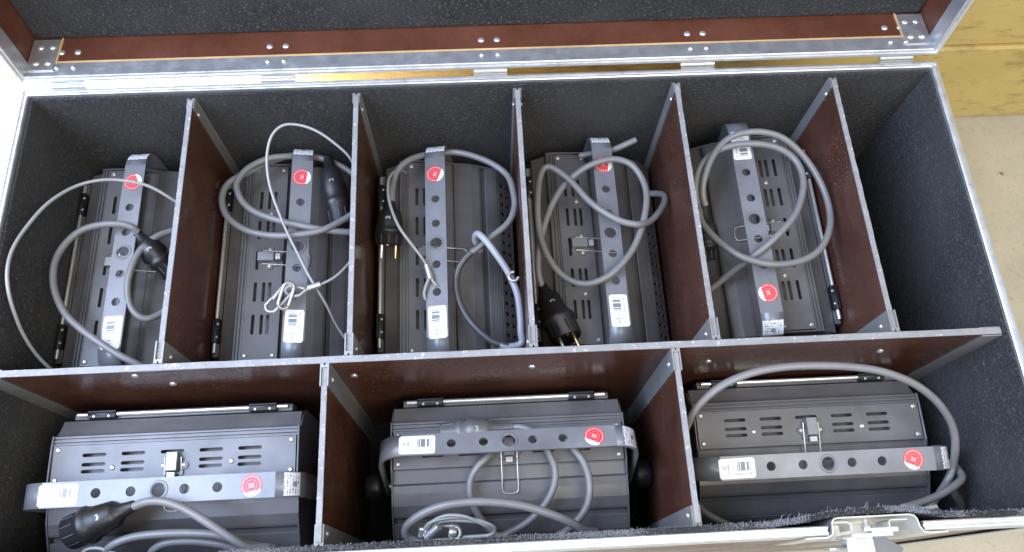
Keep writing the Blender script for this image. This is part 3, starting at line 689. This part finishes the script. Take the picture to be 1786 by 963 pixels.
def plug(key, a, b, neck, pins=True, r=0.0195, mat='black'):
    """rubber plug: b is the pin end, a the cable end, neck the strain relief length"""
    a = Vector(a); b = Vector(b); Ln = (b - a).length; q = neck / Ln
    mb = MB(); prof = [(0, 0.0062), (q * 0.8, 0.0085), (q, 0.0125), (q + 0.04, 0.0150), (q + (1 - q) * 0.42, 0.0178), (q + (1 - q) * 0.5, r), (q + (1 - q) * 0.56, r + 0.0022), (q + (1 - q) * 0.64, r + 0.0022), (q + (1 - q) * 0.67, r), (0.985, r - 0.0006), (1.0, r - 0.002)]
    mb.lathe(a, b, prof, 24); o = mb.build('plug', M[mat], L[key])
    d = (b - a).normalized(); s_ = d.orthogonal().normalized(); t = d.cross(s_)
    gr = MB()
    for k in range(10):
        an = 2 * math.pi * k / 10; e = (s_ * math.cos(an) + t * math.sin(an)); gr.cyl(a + d * (Ln * (q + (1 - q) * 0.72)) + e * (r - 0.0010), a + d * (Ln * 0.96) + e * (r - 0.0014), 0.0016, n=6)
    gr.build('grip', M[mat], o)
    side = Vector((0, 0, 1)); side = (side - d * side.dot(d)).normalized(); c_ = side.cross(d)
    if pins:
        for sg in (-1, 1): MB().lathe(b + c_ * sg * 0.0095 - d * 0.001, b + c_ * sg * 0.0095 + d * 0.019, [(0, 0.0024), (0.9, 0.0024), (1, 0.0014)], 10).build('pin', M['brass'] if sg > 0 else M['chrome'], o)
        p0 = b + side * 0.012; MB().cyl(p0 - d * 0.01, p0 + d * 0.001, 0.0028, n=8).build('earth_clip', M['brass'], o)
    mp = a + d * (Ln * (q + (1 - q) * 0.27)) + side * 0.0152
    MB().lathe(mp - side * 0.003, mp + side * 0.0012, [(0, 0.0055), (0.8, 0.005), (1, 0.003)], 12).build('cap', M['wire'], o)
    return o
# back row, first
cable('B1', Z1, [(455, 480, -.1), (430, 463, -.092), (390, 455, -.088), (330, 458, -.085), (270, 475, -.082), (220, 515, -.08), (185, 570, -.078), (175, 630, -.077), (185, 690, -.077), (215, 750, -.077), (260, 795, -.077), (320, 840, -.077), (390, 885, -.08), (450, 915, -.085), (510, 945, -.095)], .0050)
cable('B1', Z1, [(610, 470, -.118), (560, 480, -.112), (510, 500, -.105), (460, 545, -.1), (430, 610, -.098), (420, 670, -.1), (430, 725, -.104), (460, 760, -.108), (495, 765, -.112), (545, 740, -.118), (600, 690, -.12)], .0050)
plug('B1', at(238, 407, z=-.103), at(300, 478, z=-.128), 0.016, False, 0.0140)
# back row, second
cable('B2', Z1, [(985, 232, -.115), (930, 233, -.105), (880, 241, -.1), (820, 270, -.096), (785, 310, -.094), (782, 345, -.093), (805, 388, -.092), (850, 420, -.09), (930, 446, -.085), (1020, 466, -.085), (1100, 478, -.09), (1165, 482, -.1), (1220, 470, -.12)], .0050)
cable('B2', Z1, [(1180, 300, -.13), (1110, 258, -.125), (1045, 236, -.122), (970, 229, -.12), (900, 246, -.115), (840, 275, -.105), (760, 315, -.097), (732, 365, -.094), (745, 425, -.092), (800, 470, -.09), (870, 490, -.087), (950, 493, -.083), (1040, 481, -.082), (1100, 458, -.085), (1170, 415, -.095), (1230, 370, -.11)], .0050)
plug('B2', at(572, 275, z=-.115), at(596, 395, z=-.125), 0.02, False, 0.0155)
# back row, third
cable('B3', Z2, [(158, 420, -.1), (160, 370, -.1), (172, 325, -.1), (200, 292, -.1), (240, 272, -.105), (290, 262, -.115), (340, 257, -.12), (380, 258, -.118), (430, 270, -.113), (490, 295, -.108), (540, 335, -.104), (565, 390, -.1), (565, 440, -.1), (540, 490, -.1), (480, 540, -.102), (420, 585, -.105)], .0050)
cable('B3', Z2, [(480, 540, -.1022), (420, 585, -.1052), (385, 625, -.11), (370, 670, -.115), (375, 730, -.117), (400, 790, -.117), (440, 840, -.118), (490, 880, -.12), (545, 897, -.12)], .00505, mat='cable_shaded')  # same cable, shade on the lower loop painted in
cable('B3', Z2, [(515, 892, -.1201), (545, 897, -.12), (585, 885, -.118), (598, 845, -.112), (590, 790, -.105), (570, 720, -.096), (540, 650, -.09), (500, 590, -.085), (465, 545, -.083), (440, 525, -.088), (432, 545, -.104), (450, 580, -.12)], .00515, mat='cable_lit')  # same cable, light on the right strand painted in
plug('B3', at(681, 352, z=-.098), at(678, 428, z=-.118), 0.012, True, 0.0185)
# back row, fourth
cable('B4', Z2, [(668, 725, -.12), (650, 690, -.118), (640, 640, -.112), (645, 560, -.106), (662, 490, -.102), (690, 420, -.1), (730, 360, -.098), (790, 310, -.092), (850, 285, -.087), (900, 280, -.086), (950, 300, -.085), (985, 350, -.085), (997, 410, -.085), (985, 490, -.085), (955, 570, -.085), (910, 630, -.087), (860, 670, -.09), (800, 690, -.096), (740, 675, -.1), (690, 630, -.1), (655, 560, -.097), (640, 490, -.094), (638, 410, -.09), (645, 340, -.088), (665, 305, -.087), (700, 315, -.086), (750, 355, -.084), (800, 410, -.08), (850, 450, -.076), (910, 482, -.074), (970, 494, -.076), (1010, 482, -.09), (1040, 450, -.1), (1057, 415, -.11), (1048, 395, -.12), (1005, 392, -.14)], .0050)
cable('B4', Z2, [(775, 268, -.125), (830, 258, -.12), (890, 246, -.112), (925, 232, -.108), (962, 215, -.104)], .0050)
plug('B4', at(945, 497, z=-.122), at(990, 592, z=-.108), 0.018, True, 0.0205)
# back row, fifth
cable('B5', Z3, [(60, 800, -.14), (140, 740, -.12), (200, 690, -.1), (270, 640, -.07), (340, 580, -.058), (400, 510, -.055), (425, 440, -.055), (425, 380, -.055), (400, 330, -.055), (350, 295, -.053), (280, 280, -.05), (200, 285, -.055), (130, 315, -.065), (90, 365, -.07), (78, 430, -.075), (90, 490, -.09), (115, 540, -.1)], .0050)
cable('B5', Z3, [(112, 480, -.085), (104, 450, -.08), (106, 400, -.07), (130, 330, -.06), (170, 275, -.055), (220, 248, -.05), (290, 241, -.048), (360, 260, -.05), (420, 310, -.06), (470, 380, -.065), (505, 460, -.07), (515, 540, -.07), (490, 610, -.066), (440, 650, -.062), (370, 668, -.058), (300, 665, -.056), (220, 640, -.06), (150, 590, -.07), (105, 540, -.075), (90, 500, -.08), (84, 470, -.09)], .0050)
plug('B5', at(1226, 352, z=-.09), at(1236, 455, z=-.12), 0.03, False, 0.013)
# front row, left
cable('F1', Z4, [(590, 762, -.058), (660, 737, -.052), (730, 735, -.048), (800, 755, -.047), (870, 790, -.047), (950, 840, -.048), (1040, 900, -.052), (1120, 952, -.06), (1200, 1000, -.07)], .0052)
cable('F1', Z4, [(1230, 1010, -.09), (1120, 930, -.075), (1000, 890, -.068), (880, 878, -.066), (740, 880, -.066), (620, 892, -.068), (540, 915, -.07), (490, 945, -.075), (465, 1000, -.085)], .0052)
cable('F1', Z4, [(675, 985, -.09), (695, 950, -.085), (740, 925, -.08), (810, 914, -.078), (900, 915, -.078), (1000, 930, -.08), (1080, 958, -.085), (1130, 990, -.09)], .0052)
plug('F1', at(234, 882, z=-.058), at(122, 930, z=-.075), 0.020, False, 0.0195)
# front row, middle
cable('F2', Z5, [(905, 402, -.124), (955, 402, -.12), (1010, 425, -.115), (1055, 480, -.118), (1080, 525, -.122), (1102, 575, -.125), (1107, 630, -.127), (1090, 695, -.13), (1050, 762, -.133), (990, 822, -.138), (920, 866, -.143), (860, 890, -.146), (815, 868, -.148), (775, 820, -.146), (742, 765, -.14), (723, 705, -.134), (725, 640, -.13), (755, 580, -.126), (800, 535, -.126), (820, 515, -.135)], .0050)
cable('F2', Z5, [(1150, 455, -.12), (1190, 500, -.12), (1230, 552, -.12), (1256, 620, -.122), (1262, 690, -.124), (1246, 762, -.128), (1205, 822, -.135), (1155, 868, -.145), (1100, 905, -.155)], .0050)
cable('F2', Z5, [(1290, 905, -.1), (1240, 868, -.085), (1180, 833, -.072), (1100, 798, -.064), (1000, 765, -.06), (900, 745, -.058), (800, 737, -.058), (700, 739, -.06), (600, 755, -.063), (520, 785, -.068), (458, 825, -.075), (433, 860, -.083), (440, 893, -.09), (480, 912, -.096), (540, 920, -.105)], .0056)
pg = plug('F2', at(895, 745, z=-.124), at(768, 758, z=-.124), 0.03, False, 0.0145, 'lamp2')  # black plug in the greyer coat material, standing in for reflections on it
# front row, right
cable('F3', Z6, [(60, 520, -.1), (80, 460, -.075), (97, 425, -.06), (112, 390, -.05), (150, 340, -.043), (220, 280, -.037), (300, 238, -.033), (400, 207, -.03), (520, 190, -.028), (640, 186, -.028), (760, 190, -.03), (880, 205, -.034), (980, 235, -.04), (1060, 275, -.048), (1130, 332, -.058), (1180, 400, -.07), (1205, 465, -.082), (1210, 535, -.097), (1200, 600, -.118), (1180, 660, -.125), (1140, 725, -.14), (1090, 800, -.15)], .0052)
cable('F3', Z6, [(1215, 610, -.13), (1238, 650, -.118), (1212, 682, -.112), (1150, 722, -.108), (1080, 752, -.105), (1000, 777, -.103), (930, 800, -.105), (850, 830, -.12)], .0052)
cable('F3', Z6, [(1180, 680, -.14), (1205, 720, -.15), (1235, 770, -.17), (1245, 800, -.19)], .0065)
cable('F3', Z6, [(115, 740, -.15), (150, 785, -.14), (190, 815, -.135), (240, 840, -.135), (290, 862, -.14)], .005)

# ------------------------------------------------------------------ safety cables (steel wire) lying on the lamps
SG = 'steel safety cables'
def wire_thing(label, paths, r=0.0021, key=None):
    if key: paths = [inside(key, p, r * 1.15) for p in paths]
    root = empty('safety_cable', Matrix.Translation(paths[0][len(paths[0]) // 2])); tag(root, label, 'safety cable', SG)
    for p in paths: MB().tube(p, r, 8, res=6).build('wire', M['wire'], root)
    return root
wire_thing('thin pale wire standing in a wide loop by the left carpet wall', [pts2(*Z1, [(640, 425, -.12), (575, 378, -.1), (490, 330, -.08), (400, 311, -.07), (320, 312, -.06), (240, 335, -.05), (160, 385, -.035), (95, 455, -.024), (45, 530, -.015), (25, 600, -.011), (27, 670, -.016), (45, 740, -.032), (75, 815, -.055), (120, 885, -.08), (175, 940, -.1), (230, 985, -.13)])], .0023, 'B1')
s2 = wire_thing('thin wire looped high in the second back compartment, ending in a crimped eye and link', [pts2(*Z1, [(1215, 320, -.09), (1155, 240, -.06), (1100, 187, -.048), (1040, 147, -.04), (980, 128, -.038), (930, 131, -.038), (895, 165, -.042), (880, 225, -.05), (882, 290, -.058), (895, 350, -.064), (920, 420, -.068), (950, 490, -.072), (985, 560, -.08), (1015, 620, -.088), (1040, 662, -.092), (1075, 720, -.11), (1110, 790, -.135), (1150, 850, -.15)]),
    pts2(*Z1, [(1190, 540, -.1), (1138, 598, -.09), (1100, 632, -.087), (1050, 657, -.086), (1010, 672, -.086), (985, 690, -.086), (955, 690, -.087), (940, 672, -.088), (960, 660, -.088), (1005, 668, -.087)])], .0019, 'B2')
MB().cyl(at(537, 503, z=-.085), at(559, 496, z=-.085), .0042, n=12).build('ferrule', M['steel'], s2)
def oval(c, d, ln, wd, r, up=(0, 0, 1)):
    d = Vector(d).normalized(); s_ = d.cross(Vector(up)).normalized(); P = []
    for k in range(8): a = -math.pi / 2 + math.pi * k / 7; P.append(Vector(c) + d * (ln / 2 - wd / 2 + wd / 2 * math.cos(a)) + s_ * (wd / 2 * math.sin(a)))
    for k in range(8): a = math.pi / 2 + math.pi * k / 7; P.append(Vector(c) + d * (-ln / 2 + wd / 2 + wd / 2 * math.cos(a)) + s_ * (wd / 2 * math.sin(a)))
    return MB().tube(P, r, 8, res=3, closed=True)
dv = at(505, 500, z=-.085) - at(468, 540, z=-.085)
ql = oval(at(487, 520, z=-.086), dv, .043, .015, .0022).build('quick_link', M['galv'], s2)
MB().cyl(at(475, 522, z=-.0855) , at(489, 507, z=-.0855), .0036, n=6).build('link_nut', M['galv'], s2)
oval(at(499, 516, z=-.081), at(506, 497, z=-.08) - at(494, 534, z=-.086), .034, .0135, .0023, (0.5, 0, 0.8)).build('shackle', M['galv'], s2)
s3 = wire_thing('thin wire hanging into the yoke hole of the third back floodlight', [pts2(*Z2, [(215, 330, -.15), (185, 315, -.12), (165, 320, -.1), (148, 345, -.085), (145, 390, -.075), (155, 440, -.07), (180, 500, -.07), (215, 550, -.075), (250, 595, -.085), (272, 630, -.094), (288, 672, -.096), (302, 692, -.097), (316, 700, -.104)]),
    pts2(*Z2, [(276, 640, -.094), (280, 668, -.095), (270, 695, -.096), (264, 722, -.098), (270, 742, -.102), (290, 735, -.11)])], .0021, 'B3')
MB().cyl(at(744, 463, z=-.094), at(751, 487, z=-.095), .0042, n=12).build('ferrule', M['steel'], s3)
s4 = wire_thing('bundle of thin coiled wires beside the front carpet edge, middle front compartment', [
    pts2(*Z5, [(490, 900, -.1), (512, 868, -.085), (540, 832, -.078), (600, 813, -.074), (680, 806, -.073), (760, 820, -.074), (818, 842, -.078), (836, 862, -.084), (815, 885, -.09), (750, 892, -.094), (690, 895, -.098)]),
    pts2(*Z5, [(500, 910, -.104), (525, 872, -.092), (560, 838, -.084), (620, 822, -.08), (700, 822, -.078), (770, 832, -.08), (826, 858, -.084), (830, 875, -.09), (790, 893, -.094), (700, 902, -.1)]),
    pts2(*Z5, [(515, 880, -.088), (550, 828, -.078), (600, 802, -.072), (650, 797, -.07), (710, 806, -.07), (780, 838, -.076), (832, 866, -.086)])], .0021)
MB().cyl(at(744, 938, z=-.088), at(766, 918, z=-.078), .0048, n=12).build('ferrule', M['steel'], s4)
MB().lathe(at(734, 936, z=-.088), at(738, 921, z=-.085), [(0, .004), (.6, .004), (.7, .0055), (1, .0045)], 10).build('bolt', M['chrome'], s4)
MB().lathe(at(783, 928, z=-.09), at(797, 930, z=-.09), [(0, .0045), (.2, .006), (.8, .006), (1, .0045)], 12).build('nut', M['chrome'], s4)
oval(at(772, 930, z=-.094), at(800, 932, z=-.094) - at(750, 932, z=-.094), .04, .016, .003).build('snap_hook', M['steel'], s4)
wire_thing('stub of pale wire lying on the front carpet edge right of the latch', [pts2(*Z6, [(930, 818, -.05), (985, 800, -.035), (1040, 790, -.027), (1090, 782, -.024), (1132, 774, -.024)])], .0026, 'F3')
wire_thing('short thin wire curling at the lower left edge below the black plug', [pts2(*Z4, [(355, 985, -.08), (390, 952, -.075), (440, 945, -.074), (500, 962, -.075), (560, 990, -.08)])], .0021)
# open hook beside the third back floodlight
hk = MB(); c0 = at(896, 482, z=-.085); P = []
for k in range(9): a = math.radians(-40 + 260 * k / 8); P.append(c0 + Vector((0.0062 * math.cos(a + 2.2), 0.0062 * math.sin(a + 2.2), 0)))
hk.tube(P, .0022, 8, res=3)
ho = hk.build('wire_hook', M['steel'], L['B3'])
